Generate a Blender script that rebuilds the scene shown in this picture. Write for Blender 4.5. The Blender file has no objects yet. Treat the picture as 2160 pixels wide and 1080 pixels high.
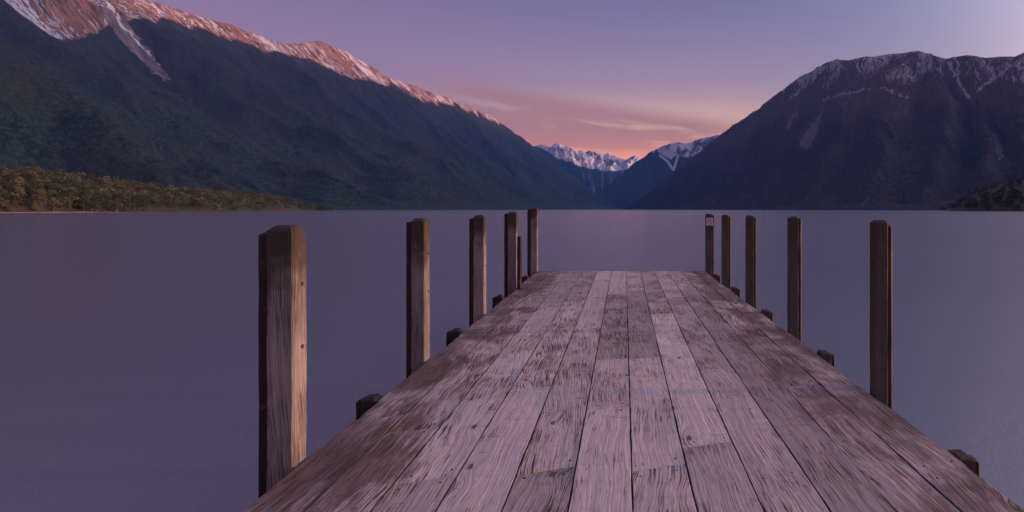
import bpy, bmesh, math, random
import numpy as np
from mathutils import Vector, Matrix

random.seed(7)
SC = bpy.context.scene
COL = SC.collection

# ------------------------------------------------------------------ camera, sky, sun
F = 1300.0            # focal length in photograph pixels
CX, CY = 1303.0, 442.0
cam_d = bpy.data.cameras.new('camera')
cam = bpy.data.objects.new('camera', cam_d)
COL.objects.link(cam)
cam_d.sensor_width = 36.0
cam_d.lens = 36.0 * F / 2160.0
cam_d.shift_x = -(CX - 1080.0) / 2160.0
cam_d.shift_y = -(540.0 - CY) / 2160.0
cam_d.clip_start = 0.05
cam_d.clip_end = 90000
cam.rotation_euler = (math.radians(90), 0, 0)
cam.location = (0, 0, 0)
SC.camera = cam

SC.view_settings.view_transform = 'Standard'
SC.view_settings.look = 'None'
SC.view_settings.exposure = 0.14
SC.view_settings.gamma = 1.0

SUN_AZ = 87.0     # degrees to the right of the view direction
SUN_EL = 3.0
SUN_STRENGTH = 5.0
HAZE = 3.3e-5


def lin(r, g, b):
    def f(c):
        c /= 255.0
        return c / 12.92 if c <= 0.04045 else ((c + 0.055) / 1.055) ** 2.4
    return (f(r), f(g), f(b), 1.0)


class NT:
    """small helper for node trees"""
    def __init__(self, nt):
        self.nt = nt; self.n = nt.nodes; self.l = nt.links
        self.n.clear()

    def new(self, t, **kw):
        nd = self.n.new(t)
        for k, v in kw.items():
            setattr(nd, k, v)
        return nd

    def put(self, sock, v):
        if isinstance(v, bpy.types.NodeSocket):
            self.l.new(v, sock)
        elif v is not None:
            sock.default_value = v

    def m(self, op, a, b=None, c=None, clamp=False):
        nd = self.new('ShaderNodeMath', operation=op)
        nd.use_clamp = clamp
        self.put(nd.inputs[0], a)
        if b is not None: self.put(nd.inputs[1], b)
        if c is not None: self.put(nd.inputs[2], c)
        return nd.outputs[0]

    def add(self, a, b): return self.m('ADD', a, b)
    def sub(self, a, b): return self.m('SUBTRACT', a, b)
    def mul(self, a, b): return self.m('MULTIPLY', a, b)

    def sep(self, v):
        nd = self.new('ShaderNodeSeparateXYZ'); self.put(nd.inputs[0], v)
        return nd.outputs[0], nd.outputs[1], nd.outputs[2]

    def comb(self, x, y, z=0.0):
        nd = self.new('ShaderNodeCombineXYZ')
        self.put(nd.inputs[0], x); self.put(nd.inputs[1], y); self.put(nd.inputs[2], z)
        return nd.outputs[0]

    def mapr(self, v, a, b, c=0.0, d=1.0, smooth=True):
        nd = self.new('ShaderNodeMapRange')
        nd.interpolation_type = 'SMOOTHSTEP' if smooth else 'LINEAR'
        self.put(nd.inputs[0], v); self.put(nd.inputs[1], a); self.put(nd.inputs[2], b)
        self.put(nd.inputs[3], c); self.put(nd.inputs[4], d)
        return nd.outputs[0]

    def mix(self, f, a, b, mode='MIX'):
        nd = self.new('ShaderNodeMix', data_type='RGBA', blend_type=mode)
        self.put(nd.inputs[0], f); self.put(nd.inputs[6], a); self.put(nd.inputs[7], b)
        return nd.outputs[2]

    def noise(self, vec, scale=1.0, detail=2.0, rough=0.5, dist=0.0, dim='3D'):
        nd = self.new('ShaderNodeTexNoise', noise_dimensions=dim)
        self.put(nd.inputs['Vector'], vec)
        self.put(nd.inputs['Scale'], scale); self.put(nd.inputs['Detail'], detail)
        self.put(nd.inputs['Roughness'], rough); self.put(nd.inputs['Distortion'], dist)
        return nd.outputs[0]

    def ramp(self, v, stops, interp='LINEAR'):
        nd = self.new('ShaderNodeValToRGB')
        cr = nd.color_ramp; cr.interpolation = interp
        while len(cr.elements) > 1: cr.elements.remove(cr.elements[-1])
        cr.elements[0].position = stops[0][0]; cr.elements[0].color = stops[0][1]
        for p, c in stops[1:]:
            e = cr.elements.new(p); e.color = c
        self.put(nd.inputs[0], v)
        return nd.outputs[0]


# --- sky: dusk dome
world = bpy.data.worlds.new('World')
SC.world = world
world.use_nodes = True
w = NT(world.node_tree)
tc = w.new('ShaderNodeTexCoord')
nrm = w.new('ShaderNodeVectorMath', operation='NORMALIZE')
w.put(nrm.inputs[0], tc.outputs['Generated'])
D = nrm.outputs[0]
dx, dy, dz = w.sep(D)
elev = w.m('ARCSINE', dz)                     # radians
elp = w.m('DIVIDE', w.m('MAXIMUM', elev, 0.0), 0.5, clamp=True)   # 0..0.5 rad -> 0..1
gaz, gel = math.radians(75), math.radians(30)
hl = w.m('SQRT', w.add(w.mul(dx, dx), w.mul(dy, dy)))
hl = w.m('MAXIMUM', hl, 1e-4)
dh = w.m('DIVIDE', w.add(w.mul(dx, math.sin(gaz)), w.mul(dy, math.cos(gaz))), hl)   # towards the afterglow
# vertical ramps, left part (away from the glow), centre and right part
cold = w.ramp(elp, [(0.0, lin(215, 125, 125)), (0.2, lin(190, 120, 138)), (0.4, lin(160, 110, 142)),
                    (0.62, lin(134, 96, 138)), (1.0, lin(120, 96, 140))])
cent = w.ramp(elp, [(0.0, (2.1, 0.66, 0.14, 1)), (0.14, (1.75, 0.46, 0.16, 1)), (0.2, (1.15, 0.44, 0.25, 1)), (0.3, (0.88, 0.46, 0.33, 1)),
                    (0.40, lin(180, 136, 156)), (0.52, lin(146, 114, 150)), (0.64, lin(116, 100, 142)), (1.0, lin(102, 96, 140))])
warm = w.ramp(elp, [(0.0, lin(255, 180, 130)), (0.2, lin(235, 172, 148)), (0.34, lin(180, 148, 150)), (0.45, lin(142, 122, 150)),
                    (0.6, lin(106, 102, 146)), (1.0, lin(104, 100, 144))])
c1 = w.mix(w.mapr(dh, -0.35, 0.35), cold, cent)
c2 = w.mix(w.mapr(dh, 0.36, 0.72), c1, warm)
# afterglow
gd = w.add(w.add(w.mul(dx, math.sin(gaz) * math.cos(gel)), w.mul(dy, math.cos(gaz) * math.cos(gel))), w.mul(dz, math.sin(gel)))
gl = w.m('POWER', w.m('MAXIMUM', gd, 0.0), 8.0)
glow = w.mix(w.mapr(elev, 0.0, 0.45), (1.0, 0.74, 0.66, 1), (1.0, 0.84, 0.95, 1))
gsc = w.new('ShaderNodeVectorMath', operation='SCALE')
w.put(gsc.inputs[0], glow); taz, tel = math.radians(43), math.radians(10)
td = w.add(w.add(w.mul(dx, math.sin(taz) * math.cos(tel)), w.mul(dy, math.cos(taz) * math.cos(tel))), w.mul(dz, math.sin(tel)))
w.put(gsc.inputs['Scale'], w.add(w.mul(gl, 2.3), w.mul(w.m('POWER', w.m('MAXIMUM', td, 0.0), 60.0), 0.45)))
# cloud streaks low over the valley
az = w.m('ARCTAN2', dx, dy)
cv = w.comb(w.mul(az, 7.5), w.mul(w.add(elev, w.mul(az, 0.10)), 40.0), 4.2)
cn = w.noise(cv, 1.0, 4.0, 0.5, 0.3)
cband = w.mul(w.mapr(elev, 0.075, 0.105), w.mapr(w.add(elev, w.mul(az, 0.15)), 0.180, 0.150))
cm = w.mul(w.mapr(cn, 0.30, 0.50), cband)
cm = w.mul(w.mul(cm, w.mapr(az, 0.26, 0.13)), w.mapr(az, -0.34, -0.22))
c3 = w.mix(w.mul(cm, 0.9), c2, (0.50, 0.165, 0.145, 1))
# soft rosy veil low down
veil = w.mul(w.mapr(elev, 0.135, 0.07), w.mapr(dh, 0.75, 0.35))
c3 = w.mix(w.mul(veil, 0.40), c3, (1.45, 0.34, 0.19, 1))
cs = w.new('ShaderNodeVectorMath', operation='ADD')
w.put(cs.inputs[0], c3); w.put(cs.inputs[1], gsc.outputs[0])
# physical sky of the same low sun, faint, under the dusk colours
sky = w.new('ShaderNodeTexSky', sky_type='NISHITA')
sky.sun_disc = False
sky.sun_elevation = math.radians(SUN_EL)
sky.sun_rotation = math.radians(SUN_AZ)
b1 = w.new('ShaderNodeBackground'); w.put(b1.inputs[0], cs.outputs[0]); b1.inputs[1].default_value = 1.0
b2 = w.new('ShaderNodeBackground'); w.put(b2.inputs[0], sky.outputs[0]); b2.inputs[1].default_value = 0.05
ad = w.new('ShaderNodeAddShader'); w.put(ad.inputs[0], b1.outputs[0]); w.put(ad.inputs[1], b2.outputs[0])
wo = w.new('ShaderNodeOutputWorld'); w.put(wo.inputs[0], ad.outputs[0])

sd = bpy.data.lights.new('sun', 'SUN')
sd.energy = SUN_STRENGTH
sd.angle = math.radians(2.0)
sd.color = (1.0, 0.43, 0.25)
sun = bpy.data.objects.new('sun', sd)
COL.objects.link(sun)
_az, _el = math.radians(SUN_AZ), math.radians(SUN_EL)
sdir = Vector((math.sin(_az) * math.cos(_el), math.cos(_az) * math.cos(_el), math.sin(_el)))
sun.rotation_euler = (-sdir).to_track_quat('-Z', 'Y').to_euler()

WATER = -2.2      # camera is 2.2 m over the lake


# ------------------------------------------------------------------ helpers
def tag(o, label=None, cat=None, group=None, kind=None):
    if label: o['label'] = label
    if cat: o['category'] = cat
    if group: o['group'] = group
    if kind: o['kind'] = kind
    return o


def link_mesh(name, me, mat=None, parent=None):
    o = bpy.data.objects.new(name, me)
    COL.objects.link(o)
    if mat is not None and len(me.materials) == 0: me.materials.append(mat)
    if parent is not None: o.parent = parent
    return o


def np_mesh(name, verts, faces, smooth=True, attrs=None, uv=None):
    """verts (n,3), faces (m,k) arrays"""
    me = bpy.data.meshes.new(name)
    verts = np.asarray(verts, dtype=np.float32); faces = np.asarray(faces, dtype=np.int32)
    k = faces.shape[1]
    me.vertices.add(len(verts)); me.vertices.foreach_set('co', verts.ravel())
    me.loops.add(faces.size); me.loops.foreach_set('vertex_index', faces.ravel())
    me.polygons.add(len(faces))
    me.polygons.foreach_set('loop_start', np.arange(0, faces.size, k, dtype=np.int32))
    if smooth: me.polygons.foreach_set('use_smooth', np.ones(len(faces), dtype=bool))
    me.update(calc_edges=True)
    for an, av in (attrs or {}).items():
        if av.ndim == 1:
            a = me.attributes.new(an, 'FLOAT', 'POINT'); a.data.foreach_set('value', av.astype(np.float32))
        else:
            a = me.attributes.new(an, 'FLOAT_VECTOR', 'POINT'); a.data.foreach_set('vector', av.astype(np.float32).ravel())
    me.validate()
    return me


def _hash(ix, iy, seed):
    h = (ix.astype(np.int64) * 374761393 + iy.astype(np.int64) * 668265263 + seed * 1442695041) & 0xffffffff
    h = ((h ^ (h >> 13)) * 1274126177) & 0xffffffff
    return ((h ^ (h >> 16)) & 0xffff) / 65535.0


def gnoise(x, y, seed=0):
    x = np.asarray(x, float); y = np.asarray(y, float)
    ix, iy = np.floor(x), np.floor(y)
    fx, fy = x - ix, y - iy
    u = fx * fx * fx * (fx * (fx * 6 - 15) + 10); v = fy * fy * fy * (fy * (fy * 6 - 15) + 10)
    r = 0
    out = []
    for ox in (0, 1):
        for oy in (0, 1):
            a = _hash(ix + ox, iy + oy, seed) * 2 * np.pi
            out.append(np.cos(a) * (fx - ox) + np.sin(a) * (fy - oy))
    a = out[0] * (1 - u) + out[2] * u
    b = out[1] * (1 - u) + out[3] * u
    return (a * (1 - v) + b * v) * 1.4


def fbm(x, y, seed=0, octs=4, gain=0.5):
    s = 0; a = 1.0; f = 1.0
    for i in range(octs):
        s = s + a * gnoise(x * f, y * f, seed + i * 17); a *= gain; f *= 2.03
    return s


def ridged(x, y, seed=0, octs=4, gain=0.5):
    s = 0; a = 1.0; f = 1.0
    for i in range(octs):
        s = s + a * (1 - 2 * np.abs(gnoise(x * f, y * f, seed + i * 17))); a *= gain; f *= 2.03
    return s


def sstep(x, a, b):
    t = np.clip((x - a) / (b - a), 0, 1)
    return t * t * (3 - 2 * t)


def unproj(px, py, Y):
    return (px - CX) * Y / F, Y, (CY - py) * Y / F


def resample(pts, n):
    p = np.array(pts, float)
    d = np.r_[0, np.cumsum(np.hypot(*np.diff(p, axis=0).T))]
    t = np.linspace(0, d[-1], n)
    return np.c_[np.interp(t, d, p[:, 0]), np.interp(t, d, p[:, 1])]


def catmull(G, n):
    """G (k, ...) -> (n, ...) smooth interpolation with per-step parameter"""
    k = len(G)
    s = np.linspace(0, k - 1 - 1e-9, n)
    i = np.floor(s).astype(int); f = (s - i)
    sh = (n,) + (1,) * (G.ndim - 1)
    f = f.reshape(sh)
    g = lambda j: G[np.clip(j, 0, k - 1)]
    p0, p1, p2, p3 = g(i - 1), g(i), g(i + 1), g(i + 2)
    # damped tangents keep neighbouring guides from overshooting
    m1 = (p2 - p0) * 0.38; m2 = (p3 - p1) * 0.38
    f2, f3 = f * f, f * f * f
    return (2 * f3 - 3 * f2 + 1) * p1 + (f3 - 2 * f2 + f) * m1 + (-2 * f3 + 3 * f2) * p2 + (f3 - f2) * m2, s


def poly_dist(px, py, pts):
    """distance from pixels to a polyline, and position along it 0..1"""
    best = np.full(px.shape, 1e9); pos = np.zeros(px.shape)
    p = np.array(pts, float)
    L = np.r_[0, np.cumsum(np.hypot(*np.diff(p, axis=0).T))]
    for i in range(len(p) - 1):
        a, b = p[i], p[i + 1]; ab = b - a; l2 = (ab ** 2).sum()
        t = np.clip(((px - a[0]) * ab[0] + (py - a[1]) * ab[1]) / l2, 0, 1)
        d = np.hypot(px - a[0] - t * ab[0], py - a[1] - t * ab[1])
        m = d < best
        best = np.where(m, d, best)
        pos = np.where(m, (L[i] + t * (L[i + 1] - L[i])) / L[-1], pos)
    return best, pos


# ------------------------------------------------------------------ mountains
def mountain(name, label, guides, skyline, ns, nt, seed, amp=1.0, gully=90, mat=None, snowf=None, back=1500, rib=1.0, jag=3.0):
    """guides: list of (pts ridge->foot in photo pixels, Y ridge, Y foot): turned into real 3D slope lines"""
    G = []
    for pts, yr, yf in guides:
        q = resample(pts, nt)
        t = np.linspace(0, 1, nt)
        Y = yr + (yf - yr) * t ** 0.9
        X, Yy, Z = unproj(q[:, 0], q[:, 1], Y)
        G.append(np.c_[X, Yy, Z])
    G = np.array(G)                                  # k, nt, 3
    P, s = catmull(G, ns)
    t = np.linspace(0, 1, nt)[None, :].repeat(ns, 0)
    # metric coordinates
    S = np.cumsum(np.r_[0, np.linalg.norm(np.diff(P[:, nt // 2], axis=0), axis=1)])[:, None].repeat(nt, 1)
    T = np.cumsum(np.concatenate([np.zeros((ns, 1)), np.linalg.norm(np.diff(P, axis=1), axis=2)], 1), 1)
    # skyline correction
    px0 = CX + F * P[:, 0, 0] / P[:, 0, 1]
    sk = np.array(skyline, float)
    py0 = np.interp(px0, sk[:, 0], sk[:, 1])
    jn = fbm(S[:, 0] / 260.0, S[:, 0] * 0 + 3.3, seed + 5, 5, 0.6) * jag
    dz = (CY - py0 + jn) * P[:, 0, 1] / F - P[:, 0, 2]
    env0 = np.exp(-t * 7)
    P[:, :, 2] += dz[:, None] * env0
    # spurs and gullies
    env = sstep(t, 0.0, 0.3) * sstep(1 - t, 0.0, 0.25)
    sw = s[:, None] + 0.22 * fbm(T / 900.0, S / 1500.0, seed + 9, 3)
    tri = 0.5 - 0.5 * np.cos(2 * np.pi * sw)          # 0 on guides, 1 between
    P[:, :, 2] -= gully * tri * env
    r1 = ridged(S / 520.0 + 0.25 * fbm(T / 600, S / 600, seed + 2, 2), T / 2200.0, seed + 21, 2)
    r2 = ridged(S / 150.0 + 0.5 * fbm(T / 260, S / 400, seed + 3, 3), T / 620.0, seed + 31, 4, 0.55)
    ev2 = sstep(t, 0.0, 0.06) * sstep(1 - t, 0.0, 0.12)
    up = np.exp(-t * 5.0)
    P[:, :, 2] += amp * (r1 - 1.0) * 95 * env + amp * rib * (r2 - 1.7) * (11 + 14 * up) * ev2
    P[:, :, 2] += 5 * fbm(P[:, :, 0] / 70, P[:, :, 1] / 70, seed + 41, 3) * ev2
    # back slope and underwater skirt
    bk = []
    for j, (fr, dr) in enumerate(((1.0, 0.55), (0.55, 0.26), (0.25, 0.09), (0.07, 0.015))):
        q = P[:, 0].copy()
        out = P[:, 0, :2] - P[:, nt // 2, :2]
        out /= np.linalg.norm(out, axis=1)[:, None] + 1e-6
        q[:, :2] += out * back * fr
        q[:, 2] -= dr * (q[:, 2] + 60) + 8 * fr
        bk.append(q)
    sk2 = P[:, -1].copy(); sk2[:, 2] = WATER - 50
    P[:, -1, 2] = WATER - 1.0
    A = np.concatenate([np.stack(bk, 1), P, sk2[:, None]], 1)
    nb = len(bk)
    tt = np.concatenate([np.zeros((ns, nb)), t, np.ones((ns, 1))], 1)
    Sm = np.concatenate([S[:, :1].repeat(nb, 1), S, S[:, -1:]], 1)
    Tm = np.concatenate([-np.array([1.0, .55, .25, .07])[None].repeat(ns, 0) * back, T, T[:, -1:] + 60], 1)
    px = CX + F * A[:, :, 0] / np.maximum(A[:, :, 1], 1); py = CY - F * A[:, :, 2] / np.maximum(A[:, :, 1], 1)
    at = snowf(A, px, py, tt, Sm, Tm)
    n2 = A.shape[1]
    idx = np.arange(ns * n2).reshape(ns, n2)
    f = np.stack([idx[:-1, :-1], idx[1:, :-1], idx[1:, 1:], idx[:-1, 1:]], -1).reshape(-1, 4)
    attrs = {k: v.reshape(-1) for k, v in at.items()}
    attrs['st'] = np.stack([Sm, Tm, np.zeros_like(Sm)], -1).reshape(-1, 3)
    me = np_mesh(name, A.reshape(-1, 3), f, True, attrs)
    # normals towards the sky
    o = link_mesh(name, me, mat)
    nz = np.array([p.normal.z for p in me.polygons[:50]])
    if nz.mean() < 0: me.flip_normals()
    tag(o, label, None, None, 'structure')
    return o, A


def mat_mountain(name, forest, forest2, tussock, rock, snow_mix=0.92, upper=(0.044, 0.036, 0.042, 1), alp_rng=(0.47, 0.56), snow_col=(0.80, 0.80, 0.84, 1), fs=1.0, stretch=6.0):
    m = bpy.data.materials.new(name); m.use_nodes = True
    g = NT(m.node_tree)
    def attr(n):
        a = g.new('ShaderNodeAttribute'); a.attribute_name = n; return a
    snow = attr('snow').outputs['Fac']; alp = attr('alpine').outputs['Fac']; scr = attr('scree').outputs['Fac']
    st = attr('st').outputs['Vector']
    S, T, _ = g.sep(st)
    pos = g.new('ShaderNodeNewGeometry').outputs['Position']
    # canopy
    n1 = g.noise(pos, 0.055 * fs, 4, 0.7)
    n2 = g.noise(pos, 0.0035, 3, 0.5)
    fc = g.mix(g.mapr(n1, 0.40, 0.64), forest, forest2)
    fc = g.mix(g.mapr(n2, 0.35, 0.7, 0.0, 0.35), fc, tussock)
    _x, _y, hz_ = g.sep(pos)
    fc = g.mix(g.mapr(g.add(hz_, g.mul(n2, 500.0)), 500.0, 1300.0, 0.0, 0.6), fc, upper)
    # alpine grass and rock, in downhill streaks
    wob = g.noise(pos, 0.006, 2, 0.5)
    Sw = g.add(S, g.mul(wob, 90.0))
    sv = g.comb(Sw, g.m('DIVIDE', T, stretch), 0.0)
    r1 = g.noise(sv, 0.03, 4, 0.65)
    ac = g.mix(g.mapr(r1, 0.35, 0.65), tussock, rock)
    col = g.mix(g.mapr(g.add(alp, g.mul(g.sub(n1, 0.5), 0.4)), alp_rng[0], alp_rng[1]), fc, ac)
    # scree
    col = g.mix(g.mapr(g.add(scr, g.mul(g.sub(r1, 0.5), 0.7)), 0.35, 0.6), col, g.mix(g.mapr(r1, 0.3, 0.7), (0.30, 0.235, 0.23, 1), (0.15, 0.11, 0.105, 1)))
    # snow in streaks between the ribs
    r2 = g.noise(sv, 0.075, 5, 0.72, 0.3)
    r3 = g.noise(sv, 0.024, 3, 0.6)
    sm = g.add(g.mul(r2, 0.6), g.mul(r3, 0.4))
    thr = g.sub(0.80, g.mul(snow, 0.62))
    msk = g.mapr(g.sub(sm, thr), -0.02, 0.05)
    col = g.mix(g.mul(msk, snow_mix), col, snow_col)
    bs = g.new('ShaderNodeBsdfPrincipled')
    g.put(bs.inputs['Base Color'], col); bs.inputs['Roughness'].default_value = 0.95
    bs.inputs['Specular IOR Level'].default_value = 0.08
    bmp = g.new('ShaderNodeBump'); bmp.inputs['Strength'].default_value = 0.8; bmp.inputs['Distance'].default_value = 16.0
    hgt = g.mix(g.mapr(alp, 0.3, 0.7), n1, r2)
    g.put(bmp.inputs['Height'], g.add(g.mul(hgt, 1.0), g.mul(msk, 0.12)))
    g.put(bs.inputs['Normal'], bmp.outputs[0])
    out = g.new('ShaderNodeOutputMaterial'); g.put(out.inputs[0], bs.outputs[0])
    return m


M_LEFT = mat_mountain('left_mountain_slopes', (0.016, 0.034, 0.024, 1), (0.056, 0.082, 0.050, 1), (0.095, 0.062, 0.050, 1), (0.44, 0.21, 0.12, 1))  # orange rock colour raised to carry low sunlight on the crest
M_RIGHT = mat_mountain('right_mountain_slopes', (0.020, 0.020, 0.018, 1), (0.075, 0.056, 0.044, 1), (0.085, 0.055, 0.048, 1), (0.13, 0.08, 0.07, 1), 0.42, upper=(0.095, 0.055, 0.050, 1), alp_rng=(0.15, 0.95))
M_FAR = mat_mountain('far_mountain_slopes', (0.028, 0.045, 0.060, 1), (0.05, 0.07, 0.08, 1), (0.06, 0.045, 0.04, 1), (0.16, 0.11, 0.09, 1), fs=0.6, stretch=3.0)  # forest colours bluer and lighter, with distance haze put in

SKY_L = [(-1500, -700), (-700, -420), (-300, -255), (0, -128), (120, -72), (270, -12), (330, 4), (390, 22), (430, 36), (480, 52), (520, 66), (560, 80), (600, 95),
         (640, 88), (672, 88), (690, 92), (730, 108), (780, 138), (822, 166), (870, 178), (940, 205), (1000, 228), (1040, 248),
         (1075, 272), (1110, 297), (1150, 328), (1200, 366), (1250, 403), (1290, 428), (1320, 442)]
gl_left = [
    ([(-1500, -700), (-900, -200), (-300, 200), (300, 442)], 1700, 1250),
    ([(-700, -420), (-300, -60), (0, 110), (110, 158), (220, 230), (330, 300), (430, 348), (560, 402), (700, 442)], 2600, 1900),
    ([(-120, -180), (40, -10), (170, 85), (300, 168), (420, 252), (520, 310), (640, 350), (780, 400), (920, 442)], 3700, 2900),
    ([(230, -30), (330, 40), (450, 110), (560, 190), (680, 265), (800, 325), (930, 390), (1040, 442)], 4900, 4000),
    ([(520, 66), (610, 130), (720, 210), (850, 290), (960, 350), (1070, 405), (1130, 442)], 6000, 5300),
    ([(740, 112), (840, 205), (950, 290), (1060, 360), (1195, 442)], 7300, 6900),
    ([(930, 200), (1020, 280), (1110, 350), (1240, 442)], 9000, 8500),
    ([(1075, 272), (1140, 330), (1200, 385), (1285, 442)], 10600, 10200),
    ([(1200, 366), (1250, 405), (1315, 442)], 12200, 11800),
]
# the lower edge of the snow and bare alpine ground, as seen on the slope
TREE_L = [(-1500, -560), (-300, -130), (0, 5), (60, 45), (110, 80), (150, 88), (210, 70), (245, 42), (300, 50), (350, 45), (400, 60), (440, 66),
          (500, 92), (560, 118), (600, 116), (650, 130), (700, 150), (735, 170), (770, 170), (800, 188), (835, 180),
          (880, 212), (920, 222), (960, 226), (1010, 245), (1045, 262), (1070, 268), (1090, 270), (1120, 240), (1500, 240)]
CHUTE = [(205, -30), (225, 15), (250, 55), (285, 95), (315, 125), (335, 150), (352, 172)]


def snow_left(A, px, py, tt, S, T):
    tl = np.array(TREE_L, float)
    line = np.interp(px, tl[:, 0], tl[:, 1]) + 9 * fbm(S / 160, T / 900, 77, 3)
    d = line - py                                      # >0 above the tree line
    sc = np.clip(3000.0 / np.maximum(A[:, :, 1], 800), 0.2, 3)
    alp = sstep(d, -1, 8)
    hgt = np.clip(d / (70 * sc), 0, 1)
    snow = sstep(d, -3, 9) * (0.50 - 0.05 * hgt + 0.13 * fbm(S / 420, T / 1200, 5, 3))
    pxw = px + 7 * fbm(S / 60, T / 90, 300, 3); pyw = py + 4 * fbm(S / 60, T / 90, 301, 3)
    cd, cp = poly_dist(pxw, pyw, CHUTE)
    wdt = 5 + 13 * np.sin(np.pi * np.clip(cp * 0.95, 0, 1)) ** 1.3
    ch = sstep(wdt - cd, -2, 4) * (cp < 0.995)
    sline, _ = poly_dist(pxw, pyw, [(p[0] + 7, p[1] - 4) for p in CHUTE])
    snow = np.maximum(snow, ch * sstep(5.0 * (1.1 - cp * 0.7) - sline, -3, 3) * 0.66 * (1 - 0.15 * cp))
    scree = ch * 0.75
    snow = snow * (tt > -1)
    back = (T < 0)
    snow = np.where(back, 0.55, snow); alp = np.where(back, 1.0, alp)
    return {'snow': snow, 'alpine': np.maximum(alp, ch), 'scree': scree}


left_mountain, _ = mountain('mountain', 'long forested mountain ridge with pink snow on its crest, left of the lake', gl_left, SKY_L,
                            1000, 340, 11, gully=210, mat=M_LEFT, snowf=snow_left)

SKY_R = [(1200, 520), (1320, 442), (1360, 413), (1400, 382), (1450, 343), (1490, 306), (1520, 283), (1550, 262), (1575, 246), (1600, 230), (1640, 196),
         (1680, 168), (1720, 145), (1745, 132), (1765, 126), (1785, 129), (1820, 121), (1870, 114), (1910, 112), (1938, 108), (1965, 113),
         (1990, 123), (2004, 125), (2030, 118), (2080, 121), (2110, 117), (2140, 117), (2160, 109), (2220, 100), (2400, 95),
         (2800, 130), (3400, 190), (5000, 250)]
gl_right = [
    ([(1320, 441), (1318, 442)], 9600, 9400),
    ([(1400, 382), (1375, 412), (1350, 442)], 8800, 8300),
    ([(1490, 306), (1450, 370), (1410, 442)], 7900, 6800),
    ([(1600, 230), (1560, 300), (1520, 370), (1480, 442)], 6900, 5500),
    ([(1690, 163), (1660, 240), (1620, 340), (1570, 442)], 6200, 4600),
    ([(1775, 128), (1770, 210), (1740, 320), (1680, 442)], 5700, 3700),
    ([(1938, 108), (1880, 185), (1850, 230), (1860, 330), (1830, 442)], 5300, 3000),
    ([(1975, 117), (2000, 200), (1990, 300), (1960, 442)], 5000, 2650),
    ([(2040, 118), (2080, 200), (2085, 300), (2075, 442)], 4700, 2350),
    ([(2160, 109), (2160, 200), (2190, 320), (2220, 442)], 4300, 2100),
    ([(2400, 95), (2420, 280), (2450, 442)], 3900, 1850),
    ([(2900, 140), (2900, 300), (2900, 442)], 3500, 1650),
    ([(4300, 230), (4200, 330), (4200, 442)], 2500, 1400),
]
SNOWL_R = [(1300, 300), (1560, 265), (1640, 215), (1690, 196), (1740, 200), (1800, 172), (1850, 192), (1900, 195), (1950, 170), (2010, 175),
           (2060, 180), (2100, 190), (2160, 200), (2600, 200)]


def snow_right(A, px, py, tt, S, T):
    sl = np.array(SNOWL_R, float)
    line = np.interp(px, sl[:, 0], sl[:, 1]) + 12 * fbm(S / 200, T / 500, 78, 3)
    d = line - py
    alp = sstep(d, -75 + 25 * fbm(S / 300, T / 800, 4, 3), -10)
    snow = sstep(d, -25, 30) * (0.43 + 0.17 * fbm(S / 330, T / 500, 15, 4) + 0.06 * sstep(d, 10, 60))
    pxr = px + 6 * fbm(S / 50, T / 80, 310, 3); pyr = py + 5 * fbm(S / 50, T / 80, 311, 3)
    # snow gullies by the saddle
    for pts, wd, k in (([(2000, 135), (2018, 160), (2030, 185), (2042, 205)], 3.6, 0.75), ([(2020, 130), (2022, 150), (2018, 175)], 3.0, 0.7),
                       ([(2125, 145), (2090, 170), (2062, 190)], 3.4, 0.7), ([(2100, 140), (2070, 165), (2058, 178)], 2.5, 0.6),
                       ([(1735, 142), (1715, 158), (1690, 172)], 9, 0.62), ([(1700, 178), (1680, 196), (1668, 206)], 4, 0.62),
                       ([(1830, 187), (1800, 195), (1760, 203), (1740, 210)], 4.5, 0.56), ([(1860, 185), (1890, 195), (1915, 206)], 4.5, 0.6),
                       ([(1920, 150), (1900, 175), (1930, 165)], 8, 0.55)):
        cd, cp = poly_dist(pxr, pyr, pts)
        snow = np.maximum(snow, sstep(wd - cd, -5, 3) * (k * 0.92) )
    cd, cp = poly_dist(pxr, pyr, [(1738, 225), (1722, 262), (1700, 300)])
    scree = sstep(4 + 14 * cp - cd, -8, 8) * 0.56
    cd, cp = poly_dist(pxr, pyr, [(2098, 285), (2106, 310), (2112, 330)])
    scree = np.maximum(scree, sstep(7 - cd, -3, 3) * 0.6)
    cd, cp = poly_dist(pxr, pyr, [(1680, 240), (1668, 255), (1662, 270)])
    scree = np.maximum(scree, sstep(6 - cd, -3, 3) * 0.5)
    back = (T < 0)
    return {'snow': np.where(back, 0.4, snow), 'alpine': np.where(back, 1.0, np.maximum(alp, scree)), 'scree': scree}


mountain('mountain', 'dark domed mountain with thin snow streaks, right of the lake', gl_right, SKY_R, 800, 300, 23, gully=120, mat=M_RIGHT,
         snowf=snow_right, rib=1.5, jag=3.5)

# unseen range added behind the right-hand mountain; its shadow darkens the slopes opposite
BK_SK = [(-3000, 0)]


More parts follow.
